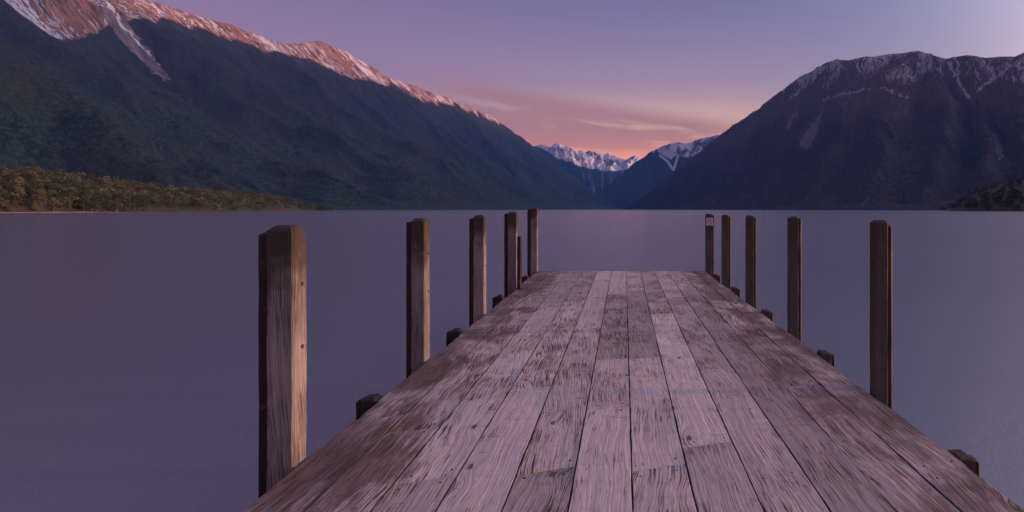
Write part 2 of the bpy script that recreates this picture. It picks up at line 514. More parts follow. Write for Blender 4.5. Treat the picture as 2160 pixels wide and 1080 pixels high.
def plain_range(name, label, ridge, foot_off, seed, mat, width_back=1200, jag=25):
    """ridge: (X,Y,Z) polyline; slopes fall both ways"""
    r = np.array(ridge, float)
    d = np.r_[0, np.cumsum(np.hypot(*np.diff(r[:, :2], axis=0).T))]
    ns = 260
    t = np.linspace(0, d[-1], ns)
    R = np.c_[np.interp(t, d, r[:, 0]), np.interp(t, d, r[:, 1]), np.interp(t, d, r[:, 2])]
    R[:, 2] += jag * fbm(t / 500, t * 0, seed, 4)
    nt = 61
    q = np.linspace(-1, 1, nt)
    X = R[:, 0, None] + q[None] * foot_off; Y = R[:, 1, None].repeat(nt, 1)
    Z = (R[:, 2, None] + 60) * (1 - np.abs(q[None]) ** 0.9) - 60 - 60 * ridged(Y / 500, X / 1500, seed + 3, 3) * np.abs(q[None]) * (1 - np.abs(q[None]))
    A = np.stack([X, Y, Z], -1)
    idx = np.arange(ns * nt).reshape(ns, nt)
    f = np.stack([idx[:-1, :-1], idx[:-1, 1:], idx[1:, 1:], idx[1:, :-1]], -1).reshape(-1, 4)
    Sx = t[:, None].repeat(nt, 1)
    hh = np.clip(Z / 1400, 0, 1)
    at = {'snow': (hh * 0.8).reshape(-1), 'alpine': sstep(hh, 0.55, 0.75).reshape(-1), 'scree': (hh * 0).reshape(-1),
          'st': np.stack([Sx, np.abs(q)[None].repeat(ns, 0) * foot_off, Sx * 0], -1).reshape(-1, 3)}
    o = link_mesh(name, np_mesh(name, A.reshape(-1, 3), f, True, at), mat)
    nz = o.data.polygons[0].normal.z
    if nz < 0: o.data.flip_normals()
    tag(o, label, None, None, 'structure')
    return o


plain_range('mountain', 'unseen high range added behind the domed mountain to shade the slopes across the lake',
            [(6400, 1350, 600), (6200, 1750, 1850), (6200, 3200, 2000), (6300, 5000, 2030), (6300, 7000, 2020), (6100, 9000, 1900), (5800, 11000, 1650), (5600, 13000, 1100)],
            1700, 55, M_RIGHT)

# far snowy range at the head of the valley
SKY_F = [(900, 330), (1100, 312), (1130, 308), (1142, 306), (1160, 310), (1172, 303), (1180, 301), (1192, 306), (1205, 313), (1218, 320), (1226, 317), (1236, 322),
         (1242, 317), (1252, 321), (1262, 322), (1275, 325), (1284, 321), (1292, 325), (1304, 331), (1312, 336), (1322, 337), (1332, 331), (1342, 329),
         (1350, 334), (1365, 345), (1400, 350), (1700, 360)]
gl_far = [
    ([(900, 330), (900, 442)], 17000, 14000),
    ([(1100, 312), (1150, 360), (1160, 442)], 16800, 13500),
    ([(1160, 308), (1195, 355), (1215, 380), (1230, 442)], 16600, 13600),
    ([(1180, 301), (1215, 350), (1250, 385), (1268, 442)], 16700, 13900),
    ([(1226, 317), (1240, 345), (1265, 385), (1280, 442)], 17000, 14200),
    ([(1262, 322), (1262, 350), (1280, 390), (1290, 442)], 17300, 14400),
    ([(1292, 325), (1288, 350), (1290, 390), (1300, 442)], 17500, 14500),
    ([(1342, 329), (1320, 350), (1305, 390), (1310, 442)], 17600, 14500),
    ([(1400, 350), (1380, 380), (1360, 442)], 17600, 14500),
    ([(1700, 360), (1700, 442)], 17600, 14500),
]
TREE_F = [(900, 350), (1130, 310), (1160, 325), (1180, 338), (1200, 342), (1225, 352), (1250, 358), (1275, 362), (1310, 362), (1330, 355), (1350, 345), (1700, 400)]


def snow_far(A, px, py, tt, S, T):
    tl = np.array(TREE_F, float)
    line = np.interp(px, tl[:, 0], tl[:, 1]) + 3 * fbm(S / 260, T / 500, 70, 3)
    d = line - py
    snow = sstep(d, -2, 4) * (0.56 + 0.26 * fbm(S / 300, T / 500, 8, 4) + 0.12 * sstep(d, 22, 4))
    return {'snow': np.where(T < 0, 0.7, snow), 'alpine': np.where(T < 0, 1, sstep(d, -3, 3)), 'scree': snow * 0}


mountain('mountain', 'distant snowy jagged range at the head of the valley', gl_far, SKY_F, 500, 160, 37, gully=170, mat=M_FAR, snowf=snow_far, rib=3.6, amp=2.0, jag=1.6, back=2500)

# mid mountain closing the valley on the right
SKY_M = [(1150, 470), (1230, 441), (1262, 404), (1300, 376), (1345, 339), (1375, 318), (1400, 306), (1420, 302), (1445, 301), (1462, 299), (1480, 291), (1500, 289), (1515, 284),
         (1560, 270), (1620, 262), (1760, 262), (1900, 300)]
gl_mid = [
    ([(1230, 441), (1225, 442)], 13600, 12800),
    ([(1262, 404), (1262, 425), (1265, 442)], 13300, 12200),
    ([(1345, 339), (1330, 390), (1325, 442)], 12900, 11300),
    ([(1400, 306), (1420, 350), (1400, 400), (1390, 442)], 12600, 10700),
    ([(1445, 301), (1440, 350), (1450, 400), (1450, 442)], 12400, 10300),
    ([(1515, 284), (1490, 330), (1500, 390), (1510, 442)], 12200, 10000),
    ([(1620, 262), (1620, 442)], 12000, 9800),
    ([(1900, 300), (1900, 442)], 11800, 9800),
]
TREE_M = [(1200, 300), (1370, 322), (1385, 324), (1400, 330), (1415, 338), (1430, 330), (1450, 335), (1470, 328), (1495, 306), (1530, 300), (1900, 330)]


def snow_mid(A, px, py, tt, S, T):
    tl = np.array(TREE_M, float)
    line = np.interp(px, tl[:, 0], tl[:, 1]) + 2 * fbm(S / 260, T / 500, 71, 3)
    d = line - py
    snow = sstep(d, -2, 4) * (0.55 + 0.30 * fbm(S / 260, T / 500, 9, 4))
    for pts in ([(1392, 328), (1408, 340), (1420, 358)], [(1430, 330), (1425, 345), (1421, 358)]):
        cd, cp = poly_dist(px, py, pts)
        snow = np.maximum(snow, sstep(2.6 - cd, -1, 1) * 0.9)
    return {'snow': np.where(T < 0, 0.5, snow), 'alpine': np.where(T < 0, 1, sstep(d, -3, 3)), 'scree': snow * 0}


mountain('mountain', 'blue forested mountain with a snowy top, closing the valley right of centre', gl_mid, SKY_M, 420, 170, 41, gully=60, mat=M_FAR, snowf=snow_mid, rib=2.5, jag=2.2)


# ------------------------------------------------------------------ lake
def mat_water():
    m = bpy.data.materials.new('lake_water'); m.use_nodes = True
    g = NT(m.node_tree)
    pos = g.new('ShaderNodeNewGeometry').outputs['Position']
    x, y, z = g.sep(pos)
    bs = g.new('ShaderNodeBsdfPrincipled')
    bs.inputs['Base Color'].default_value = (0.118, 0.126, 0.172, 1)
    bs.inputs['Roughness'].default_value = 0.34
    bs.inputs['IOR'].default_value = 2.1
    # long soft swell streaks, smoothed by the long exposure
    n1 = g.noise(g.comb(g.mul(x, 0.25), g.mul(y, 1.0)), 0.35, 3, 0.55, 0.4)
    n2 = g.noise(g.comb(g.mul(x, 0.02), g.mul(y, 0.10)), 1.0, 2, 0.5)
    n3 = g.noise(g.comb(g.mul(x, 0.002), g.mul(y, 0.012)), 1.0, 3, 0.5)
    g.put(bs.inputs['Roughness'], g.add(0.16, g.add(g.mul(g.sub(n2, 0.5), 0.04), g.mul(g.sub(n3, 0.5), 0.06))))
    # small wavelets, given straight as a tilted normal
    wn = g.new('ShaderNodeTexNoise', noise_dimensions='3D'); wn.inputs['Scale'].default_value = 520.0; wn.inputs['Detail'].default_value = 1.0
    g.put(wn.inputs['Vector'], pos)
    cx_, cy_, cz_ = g.sep(wn.outputs['Color'])
    swell = g.mul(g.sub(n1, 0.5), 0.05)
    nv = g.comb(g.mul(g.sub(cx_, 0.5), 0.45), g.add(g.mul(g.sub(cy_, 0.5), 1.5), swell), 1.0)
    nn_ = g.new('ShaderNodeVectorMath', operation='NORMALIZE'); g.put(nn_.inputs[0], nv)
    g.put(bs.inputs['Normal'], nn_.outputs[0])
    o = g.new('ShaderNodeOutputMaterial'); g.put(o.inputs[0], bs.outputs[0])
    return m


R = 19000
wv = [(-R, -3000, WATER), (R, -3000, WATER), (R, 20000, WATER), (-R, 20000, WATER)]
lake = link_mesh('lake_water', np_mesh('lake_water', wv, [(0, 1, 2, 3)], False), mat_water())
tag(lake, 'smooth purple blue lake water', None, None, 'structure')

# ------------------------------------------------------------------ wood
def mat_wood(name, light, dark, crack, axis='Y', freq=1.0, stain=0.0, stain_col=(0.10, 0.055, 0.04, 1), moss=0.0, rough=0.72, bump=0.5):
    m = bpy.data.materials.new(name); m.use_nodes = True
    g = NT(m.node_tree)
    tcn = g.new('ShaderNodeTexCoord')
    ox, oy, oz = g.sep(tcn.outputs['Object'])
    oi = g.new('ShaderNodeObjectInfo')
    rnd = oi.outputs['Random']
    pos = g.new('ShaderNodeNewGeometry').outputs['Position']
    wx, wy, wz = g.sep(pos)
    if axis == 'Y':
        u, v, q = ox, oy, oz
    else:
        u, v, q = g.add(ox, g.mul(oy, 0.9)), oz, g.sub(ox, oy)
    r2 = g.m('FRACT', g.mul(rnd, 17.31)); r3 = g.m('FRACT', g.mul(rnd, 91.7)); r4 = g.m('FRACT', g.mul(rnd, 313.3))
    vv = g.add(v, g.mul(rnd, 53.0)); uu = g.add(u, g.mul(r2, 19.0))
    low = g.noise(g.comb(g.mul(uu, 1.4), g.mul(vv, 0.8), r3), 1.0, 3, 0.5)
    # knots: the grain field closes into rings round them
    vo = g.new('ShaderNodeTexVoronoi', voronoi_dimensions='2D', feature='F1')
    wob = g.noise(g.comb(g.mul(uu, 8.0), g.mul(vv, 8.0)), 1.0, 2, 0.5)
    g.put(vo.inputs['Vector'], g.comb(g.add(g.mul(uu, 2.2), g.mul(wob, 0.10)), g.add(g.mul(vv, 0.95), g.mul(wob, 0.06))))
    vo.inputs['Scale'].default_value = 1.0
    kr, _kg, _kb = g.sep(vo.outputs['Color'])
    kd = g.add(vo.outputs['Distance'], g.mapr(kr, 0.35, 0.30, 0.0, 1.0) if False else g.mapr(kr, 0.55, 0.5, 0.0, 1.0))
    K = g.mapr(kd, 0.0, 0.22, 1.0, 0.0)
    shear = g.mul(g.sub(r3, 0.5), 0.34)
    Fd = g.add(g.add(uu, g.mul(g.mul(vv, shear), g.mapr(r4, 0.3, 0.9))), g.add(g.mul(low, 0.16), g.mul(K, 0.045)))
    # fine streaks following the field
    s1 = g.noise(g.comb(g.mul(Fd, 175.0 * freq), g.mul(vv, 3.0), 0.0), 1.0, 3, 0.65)
    s2 = g.noise(g.comb(g.mul(Fd, 48.0 * freq), g.mul(vv, 1.1), 4.0), 1.0, 3, 0.6)
    s3 = g.noise(g.comb(g.mul(Fd, 210.0 * freq), g.mul(vv, 7.0), 9.0), 1.0, 2, 0.6)
    pat = g.noise(g.comb(g.mul(uu, 3.0), g.mul(vv, 1.6), 7.0), 1.0, 3, 0.6)      # where the timber is checked
    cthr = g.add(g.mapr(pat, 0.32, 0.62, 0.36, 0.485), g.mul(g.sub(r4, 0.5), 0.10))
    if stain > 0: cthr = g.add(cthr, g.mapr(g.m('ABSOLUTE', g.sub(wx, 0.07)), 0.7, 1.5, 0.0, 0.045))
    crk = g.mapr(g.sub(s1, cthr), 0.0, -0.03)
    ring = g.m('SINE', g.add(g.mul(Fd, 330.0 * freq), g.mul(s2, 9.0)))
    tone = g.mapr(s2, 0.3, 0.7)
    col = g.mix(g.mul(tone, 0.75), light, dark)
    col = g.mix(g.mapr(s3, 0.35, 0.65, 0.0, 0.55), col, dark)
    col = g.mix(g.mapr(ring, 0.2, 1.0, 0.0, 0.07), col, dark)
    # tone of the single board
    oc, _g2, _b2 = g.sep(oi.outputs['Color'])
    bt = g.mul(g.add(0.70, g.mul(r2, 0.42)), oc)
    sc = g.new('ShaderNodeVectorMath', operation='SCALE'); g.put(sc.inputs[0], col); g.put(sc.inputs['Scale'], bt)
    col = sc.outputs[0]
    if stain > 0:
        side = g.mapr(g.m('ABSOLUTE', g.sub(wx, 0.07)), 0.75, 1.55, 0.0, 1.0)
        sn = g.noise(g.comb(g.mul(wx, 2.8), g.mul(wy, 1.1), 3.0), 1.0, 5, 0.62, 0.5)
        smk = g.mapr(g.add(sn, g.add(g.mul(side, 0.25), g.add(g.mul(g.sub(s1, 0.5), 0.32), g.mul(g.sub(s2, 0.5), 0.22)))), 0.60, 0.80)
        col = g.mix(g.mul(smk, stain), col, stain_col)
        sn2 = g.noise(g.comb(g.mul(wx, 9.0), g.mul(wy, 5.0), 3.0), 1.0, 4, 0.7)
        col = g.mix(g.mul(g.mapr(sn2, 0.62, 0.72), 0.35), col, stain_col)
    # grime smears across the boards
    tn = g.noise(g.comb(g.mul(uu, 4.0), g.mul(vv, 11.0), r3), 1.0, 4, 0.65)
    col = g.mix(g.mapr(tn, 0.56, 0.74, 0.0, 0.42), col, (0.17, 0.12, 0.11, 1))
    # knot hearts
    col = g.mix(g.mapr(kd, 0.045, 0.02, 0.0, 0.85), col, (0.07, 0.045, 0.04, 1))
    col = g.mix(g.mul(crk, 0.92), col, crack)
    if moss > 0:
        mn = g.noise(pos, 7.0, 4, 0.6)
        mk = g.mapr(g.add(oz, g.mul(g.sub(mn, 0.5), 0.7)), -0.5, -0.10)
        col = g.mix(g.mul(mk, moss), col, (0.035, 0.030, 0.018, 1))
        dn = g.noise(g.comb(g.mul(ox, 6), g.mul(oy, 6), g.mul(oz, 2.0)), 1.0, 4, 0.6)
        col = g.mix(g.mapr(dn, 0.50, 0.68, 0.0, 0.75), col, (0.045, 0.03, 0.025, 1))
    bs = g.new('ShaderNodeBsdfPrincipled')
    g.put(bs.inputs['Base Color'], col)
    bs.inputs['Roughness'].default_value = rough
    bs.inputs['Specular IOR Level'].default_value = 0.35
    h = g.add(g.mul(crk, -1.0), g.add(g.mul(s3, 0.35), g.add(g.mul(s2, 0.5), g.mul(ring, 0.08))))
    h = g.add(h, g.mapr(kd, 0.05, 0.0, 0.0, -0.8))
    b = g.new('ShaderNodeBump'); b.inputs['Strength'].default_value = bump; b.inputs['Distance'].default_value = 0.006
    g.put(b.inputs['Height'], h); g.put(bs.inputs['Normal'], b.outputs[0])
    o = g.new('ShaderNodeOutputMaterial'); g.put(o.inputs[0], bs.outputs[0])
    return m


M_DECK = mat_wood('weathered_deck_timber', (0.66, 0.555, 0.52, 1), (0.33, 0.265, 0.24, 1), (0.045, 0.026, 0.022, 1), 'Y', 1.0, stain=0.8)
M_DECK_EDGE = mat_wood('dirty_plank_edge', (0.12, 0.085, 0.075, 1), (0.07, 0.05, 0.045, 1), (0.02, 0.014, 0.012, 1), 'Y', 1.0)
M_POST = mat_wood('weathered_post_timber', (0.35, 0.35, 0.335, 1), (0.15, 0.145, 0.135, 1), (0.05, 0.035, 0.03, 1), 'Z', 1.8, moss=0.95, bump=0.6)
M_POST_DARK = mat_wood('shaded_post_timber', (0.105, 0.11, 0.105, 1), (0.05, 0.053, 0.05, 1), (0.02, 0.015, 0.014, 1), 'Z', 1.8, moss=0.7, bump=0.6)  # darker copy of the post timber, shade put into its colours
M_TAR = mat_wood('tarred_timber', (0.022, 0.020, 0.024, 1), (0.010, 0.010, 0.012, 1), (0.004, 0.004, 0.004, 1), 'Z', 0.8, bump=0.5, rough=0.6)


def box_bm(bm, x0, x1, y0, y1, z0, z1):
    vs = [bm.verts.new(p) for p in ((x0, y0, z0), (x1, y0, z0), (x1, y1, z0), (x0, y1, z0), (x0, y0, z1), (x1, y0, z1), (x1, y1, z1), (x0, y1, z1))]
    for f in ((3, 2, 1, 0), (4, 5, 6, 7), (0, 1, 5, 4), (1, 2, 6, 5), (2, 3, 7, 6), (3, 0, 4, 7)):
        bm.faces.new([vs[i] for i in f])
    return vs


# ------------------------------------------------------------------ jetty
HC = 1.3                                  # eye height over the deck
DT = 6.0 / F                              # the deck rises very slightly towards its end
def deck_z(Y): return -HC + DT * Y
def y_of(py): return F * HC / (py - CY + 6.0)

jetty = bpy.data.objects.new('jetty', None); COL.objects.link(jetty)
jetty.location = (0.07, 4.0, 0)
tag(jetty, 'long weathered wooden plank jetty running out over the lake between two rows of posts', 'jetty')
bpy.context.view_layer.update()
JM = Matrix.Translation(jetty.location).inverted()

near_b = [-1.606, -1.336, -1.058, -.78, -.496, -.214, .064, .34, .625, .909, 1.189, 1.469, 1.749]
far_b = [-1.609, -1.320, -1.008, -.706, -.4125, -.124, .175, .45, .728, .994, 1.27, 1.555, 1.765]
YN, YF = 2.62, 12.5
def bx(i, Y):
    f = (Y - YN) / (YF - YN)
    f = max(0.0, f) if True else f
    return near_b[i] + (far_b[i] - near_b[i]) * f

joints = {0: [612, 880], 1: [653, 905], 2: [640, 700, 1010], 3: [633, 817], 4: [591, 692, 990], 5: [620, 756, 860], 6: [612, 753], 7: [661, 938],
          8: [627, 778], 9: [611, 677, 1150], 10: [632, 700, 812], 11: [596, 658, 990]}
rs = random.Random(3)
def gn1(a, b): return float(gnoise(np.array([a]), np.array([b * 1.37]), 5)[0])
nails = bmesh.new()
GAP = 0.0014
for row in range(12):
    ys = [YF + rs.uniform(-.015, .015)] + [y_of(p) for p in joints[row]]
    y = ys[-1]
    while y > -5.5:
        y = y - rs.uniform(1.6, 3.4)
        if y < 2.4 or True: ys.append(y)
    for a in range(len(ys) - 1):
        y1, y0 = ys[a], ys[a + 1]
        # the cuts follow the skewed bearers near the shore and are square at the end
        def skew(Y): return math.tan(math.radians(20 * max(0.0, min(1.0, (12.0 - Y) / 5.0)))) if Y < YF - .1 else 0.0
        yc = 0.5 * (y0 + y1)
        xc = 0.5 * (bx(row, yc) + bx(row + 1, yc))
        bm = bmesh.new()
        n = max(4, int((y1 - y0) / 0.10))
        th = 0.05
        dzp = rs.uniform(-.0015, .0015); roll = rs.uniform(-.003, .003)
        rows = []
        wseed = rs.uniform(0, 100); eoff = rs.uniform(-.012, .014)
        for k in range(n + 1):
            f = k / n
            Y = y0 + (y1 - y0) * f
            xl = bx(row, Y) + GAP * (0 if row == 0 else 1); xr = bx(row + 1, Y) - GAP * (0 if row == 11 else 1)
            # worn, slightly wavering long edges
            wl = 0.0018 * math.sin(Y * 5.1 + wseed) + 0.0012 * math.sin(Y * 17.3 + wseed * 2)
            wr = 0.0018 * math.sin(Y * 4.3 + wseed * 3) + 0.0012 * math.sin(Y * 15.1 + wseed)
            if row == 0: wl = eoff + 0.007 * math.sin(Y * 3.1 + wseed) + 0.006 * gn1(Y * 6, wseed)
            if row == 11: wr = eoff + 0.008 * math.sin(Y * 2.7 + wseed) + 0.007 * gn1(Y * 6, wseed)
            xl += abs(wl) if row else wl; xr -= abs(wr) if row < 11 else wr
            eg = 0.0025
            sk0 = skew(y0) * (1 - f) + skew(y1) * f
            def P(x, dz):
                YY = Y + sk0 * (x - xc) + (eg if k == 0 else (-eg if k == n else 0))
                wave = 0.0022 * math.sin(YY * 3.7 + wseed + x * 5)
                return bm.verts.new((x - xc, YY - yc, deck_z(YY) - deck_z(yc) + dz + dzp + roll * (x - xc) * 2 + wave))
            b = 0.0022; endb = -0.004 if k in (0, n) else 0.0
            mid = 0.5 * (xl + xr)
            rows.append([P(xl, -th), P(xl, -b + endb), P(xl + b * .5, -b * .35 + endb), P(xl + b * 1.6, endb), P(mid - .04, endb + .0012 * math.sin(wseed + Y)), P(mid + .04, endb - .001 * math.sin(wseed * 2 + Y * 2)),
                         P(xr - b * 1.6, endb), P(xr - b * .5, -b * .35 + endb), P(xr, -b + endb), P(xr, -th)])
        for k in range(n):
            for j in range(9):
                bm.faces.new((rows[k][j], rows[k][j + 1], rows[k + 1][j + 1], rows[k + 1][j]))
            bm.faces.new((rows[k][9], rows[k][0], rows[k + 1][0], rows[k + 1][9]))
        bm.faces.new(rows[0][::-1]); bm.faces.new(rows[-1])
        bmesh.ops.recalc_face_normals(bm, faces=bm.faces)
        me = bpy.data.meshes.new('plank'); bm.to_mesh(me); bm.free()
        for p in me.polygons: p.use_smooth = False
        me.materials.append(M_DECK); me.materials.append(M_DECK_EDGE)
        nf = 10
        for k in range(n):
            for j in (0, 1, 7, 8, 9):
                if row == 0 and j in (0, 1) or row == 11 and j in (7, 8): continue
                me.polygons[k * nf + j].material_index = 1
        o = link_mesh('plank', me, None, jetty)
        tone = {(6, 1): .72, (9, 2): .86, (4, 3): .84, (8, 2): .86, (7, 0): 1.12, (7, 1): 1.1, (3, 1): 1.12, (2, 2): 1.1, (10, 2): .85, (11, 1): .86, (1, 1): .86, (5, 3): 1.06}.get((row, a), 1.0)
        o.color = (tone, tone, tone, 1)
        o.location = (xc - jetty.location.x, yc - jetty.location.y, deck_z(yc))
        # nails: pairs at each end and over the bearers
        yy = y0 + 0.07
        while yy < y1:
            if yy > 1.5:
                for xs in (-0.085, 0.085):
                    X = xc + xs + rs.uniform(-.01, .01); Y = yy + skew(yy) * xs + rs.uniform(-.01, .01)
                    r = 0.0055; Z = deck_z(Y) + dzp + 0.0015
                    c = [nails.verts.new((X + r * math.cos(t * math.pi / 3) - jetty.location.x, Y + r * math.sin(t * math.pi / 3) - jetty.location.y, Z)) for t in range(6)]
                    c2 = [nails.verts.new((v.co.x, v.co.y, v.co.z - .008)) for v in c]
                    nails.faces.new(c)
                    for t in range(6): nails.faces.new((c2[t], c2[(t + 1) % 6], c[(t + 1) % 6], c[t]))
            yy += 0.0 + (y1 - y0 - 0.14) / max(1, round((y1 - y0) / 0.95)) if y1 - y0 > .3 else 9


def simple_mat(name, col, rough=0.6, metal=0.0, ns=30, var=0.3):
    m = bpy.data.materials.new(name); m.use_nodes = True
    g = NT(m.node_tree)
    t = g.new('ShaderNodeTexCoord')
    n = g.noise(t.outputs['Object'], ns, 4, 0.6)
    c = g.mix(g.mapr(n, 0.35, 0.7, 0.0, var), col, tuple(x * 0.4 for x in col[:3]) + (1,))
    bs = g.new('ShaderNodeBsdfPrincipled'); g.put(bs.inputs['Base Color'], c)
    bs.inputs['Roughness'].default_value = rough; bs.inputs['Metallic'].default_value = metal
    o = g.new('ShaderNodeOutputMaterial'); g.put(o.inputs[0], bs.outputs[0])
    return m


M_NAIL = simple_mat('rusty_nails', (0.06, 0.035, 0.03, 1), 0.7, 0.3)
me = bpy.data.meshes.new('nail_heads'); nails.to_mesh(me); nails.free()
nh = link_mesh('nail_heads', me, M_NAIL, jetty); nh['kind'] = 'stuff'


def beam(name, x0, x1, y0, y1, z0, z1, skewed=0.0, parent=jetty, mat=M_POST_DARK):
    bm = bmesh.new()
    vs = box_bm(bm, x0, x1, y0, y1, z0, z1)
    for v in vs: v.co.y += skewed * (v.co.x - 0.07)
    bmesh.ops.bevel(bm, geom=bm.edges[:], offset=0.006, segments=1, affect='EDGES')
    c = Vector(((x0 + x1) / 2, (y0 + y1) / 2, (z0 + z1) / 2))
    me = bpy.data.meshes.new(name)
    for v in bm.verts: v.co -= c
    bm.to_mesh(me); bm.free()
    o = link_mesh(name, me, mat, parent); o.location = c - parent.location
    return o

for Y in (3.2, 5.3, 7.5, 9.7, 12.2):
    sk = math.tan(math.radians(20 * max(0, min(1, (12.0 - Y) / 5.0))))
    beam('bearer', -1.55, 1.70, Y - .07 + .3 * (sk > .1), Y + .07 + .3 * (sk > .1), deck_z(Y) - .38, deck_z(Y) - .22, sk)
for X in (-1.45, -.72, .07, .86, 1.6):
    beam('stringer', X - .06, X + .06, -5.0, 12.35, -HC - .212, -HC - .068)

# ------------------------------------------------------------------ posts
def post_piece(bm_w, bm_d, ztop, zbot, ch, top_ch, seed, segs=26):
    """a rectangular timber with chamfered arrises and a chamfered top; origin at the top centre"""
    r = random.Random(seed)
    bm = bmesh.new()
    hw, hd = bm_w / 2, bm_d / 2
    def ring(z, ins, jit):
        w_, d_ = hw - ins, hd - ins; c = max(0.002, ch - ins * 0.1)
        pts = [(-w_ + c, -d_), (w_ - c, -d_), (w_, -d_ + c), (w_, d_ - c), (w_ - c, d_), (-w_ + c, d_), (-w_, d_ - c), (-w_, -d_ + c)]
        return [bm.verts.new((x + r.uniform(-jit, jit), y + r.uniform(-jit, jit), z + (r.uniform(-jit, jit) if ins > 0 else 0))) for x, y in pts]
    H = ztop - zbot
    rings = [ring(-H, 0, 0)]
    for k in range(1, segs): rings.append(ring(-H + (H - top_ch) * k / (segs - 1), 0, 0.0018))
    rings.append(ring(-top_ch * .45, top_ch * .45, 0.0015))
    rings.append(ring(0, top_ch * 1.05, 0.004))
    for a, b in zip(rings, rings[1:]):
        for i in range(8): bm.faces.new((a[i], a[(i + 1) % 8], b[(i + 1) % 8], b[i]))
    bm.faces.new(rings[0][::-1]); bm.faces.new(rings[-1])
    me = bpy.data.meshes.new('timber'); bm.to_mesh(me); bm.free()
    return me


def make_post(label, group, side, Y, xin, ztop, w_, d_, ow, odrop, mat, seed, name='mooring_post', cat='post', tilt=0.0):
    """side -1 left, +1 right. xin: lateral position of the inner face. w_: width of the timber; ow: of the tarred outer one"""
    zb = WATER - 1.5
    t = bpy.data.objects.new(name, None); COL.objects.link(t)
    t.location = (xin + side * w_ / 2, Y + d_ / 2, zb)
    t.rotation_euler = (0, tilt, 0)
    tag(t, label, cat, group)
    a = link_mesh('timber', post_piece(w_, d_, ztop, zb, 0.012 if side < 0 else 0.004, min(.03, w_ * .2), seed), mat, t)
    a.location = (0, 0, ztop - zb)
    b = link_mesh('outer_timber', post_piece(ow + .03, d_ * .8, ztop - odrop, zb, 0.010 if side < 0 else 0.014, 0.013, seed + 50), M_TAR, t)
    b.location = (side * (w_ / 2 + ow / 2 - .013), .022, ztop - odrop - zb)
    # bolt heads through both timbers
    for zz in (0.30, 0.62):
        if ztop - zz > deck_z(Y) - .5 and name == 'mooring_post':
            bb = bmesh.new()
            bmesh.ops.create_cone(bb, cap_ends=True, segments=6, radius1=.013, radius2=.011, depth=.012,
                                  matrix=Matrix.Translation((-side * w_ / 2, 0.01, ztop - zz - zb)) @ Matrix.Rotation(math.pi / 2, 4, 'Y'))
            me = bpy.data.meshes.new('bolt_head'); bb.to_mesh(me); bb.free()
            link_mesh('bolt_head', me, M_NAIL, t)
    return t


def ztop(py, Y): return (CY - py) * Y / F
GL, GR = 'tall posts along the left edge of the jetty', 'tall posts along the right edge of the jetty'
XL, XR = -1.618, 1.772
LP = [('tall square post nearest the camera on the left edge, orange light down its right side', 3.08, 476, .142, .135, .060, .038),
      ('second post from the camera on the left edge, weathered with dark knots and cracks', 5.18, 461, .122, .14, .052, .030),
      ('third post from the camera on the left edge, blackened at its head', 7.48, 454, .138, .12, .056, .040),
      ('fourth post from the camera on the left edge, a shorter timber bolted to it', 9.88, 447, .145, .12, .062, .030),
      ('farthest post on the left edge, rising above the far shoreline', 12.40, 438, .135, .12, .070, .025)]
for i, (lb, Y, py, w_, d_, ow, od) in enumerate(LP):
    make_post(lb, GL, -1, Y, XL, ztop(py, Y), w_, d_, ow, od, M_POST, 100 + i)
RP = [('tall dark post nearest the camera on the right edge, standing alone against the water', 4.36, 465, .090, .10, .050, .035),
      ('second post from the camera on the right edge, dark with a mossy chamfered head', 6.45, 457, .090, .10, .045, .018),
      ('third post from the camera on the right edge, dark and with a ragged top', 8.55, 455, .098, .10, .045, .028),
      ('fourth post from the camera on the right edge, next to the signed post', 10.5, 453, .105, .10, .045, .025),
      ('farthest post on the right edge at the end corner, carrying the no smoking sign', 12.38, 451, .125, .10, .045, .030)]
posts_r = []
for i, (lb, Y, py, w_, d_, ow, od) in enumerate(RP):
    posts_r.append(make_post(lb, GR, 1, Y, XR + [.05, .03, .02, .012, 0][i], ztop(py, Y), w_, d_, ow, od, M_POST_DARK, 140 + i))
# the shorter timber in front of the fourth left post
sp = bpy.data.objects.new('short_post', None); COL.objects.link(sp)
sp.location = (XL + .056, 9.80, WATER - 1.5)
tag(sp, 'short black timber half as high as the fourth left post it is bolted to', 'post')
me = post_piece(.062, .10, ztop(498, 9.8), WATER - 1.5, .01, .012, 9)
o = link_mesh('timber', me, M_TAR, sp); o.location = (0, 0, ztop(498, 9.8) - WATER + 1.5)
for zz in (.15, .4):
    bm = bmesh.new()
    bmesh.ops.create_cone(bm, cap_ends=True, segments=6, radius1=.012, radius2=.01, depth=.012, matrix=Matrix.Translation((0, -.055, ztop(498, 9.8) - zz - WATER + 1.5)) @ Matrix.Rotation(math.pi / 2, 4, 'X'))
    me = bpy.data.meshes.new('bolt_head'); bm.to_mesh(me); bm.free(); link_mesh('bolt_head', me, M_NAIL, sp)
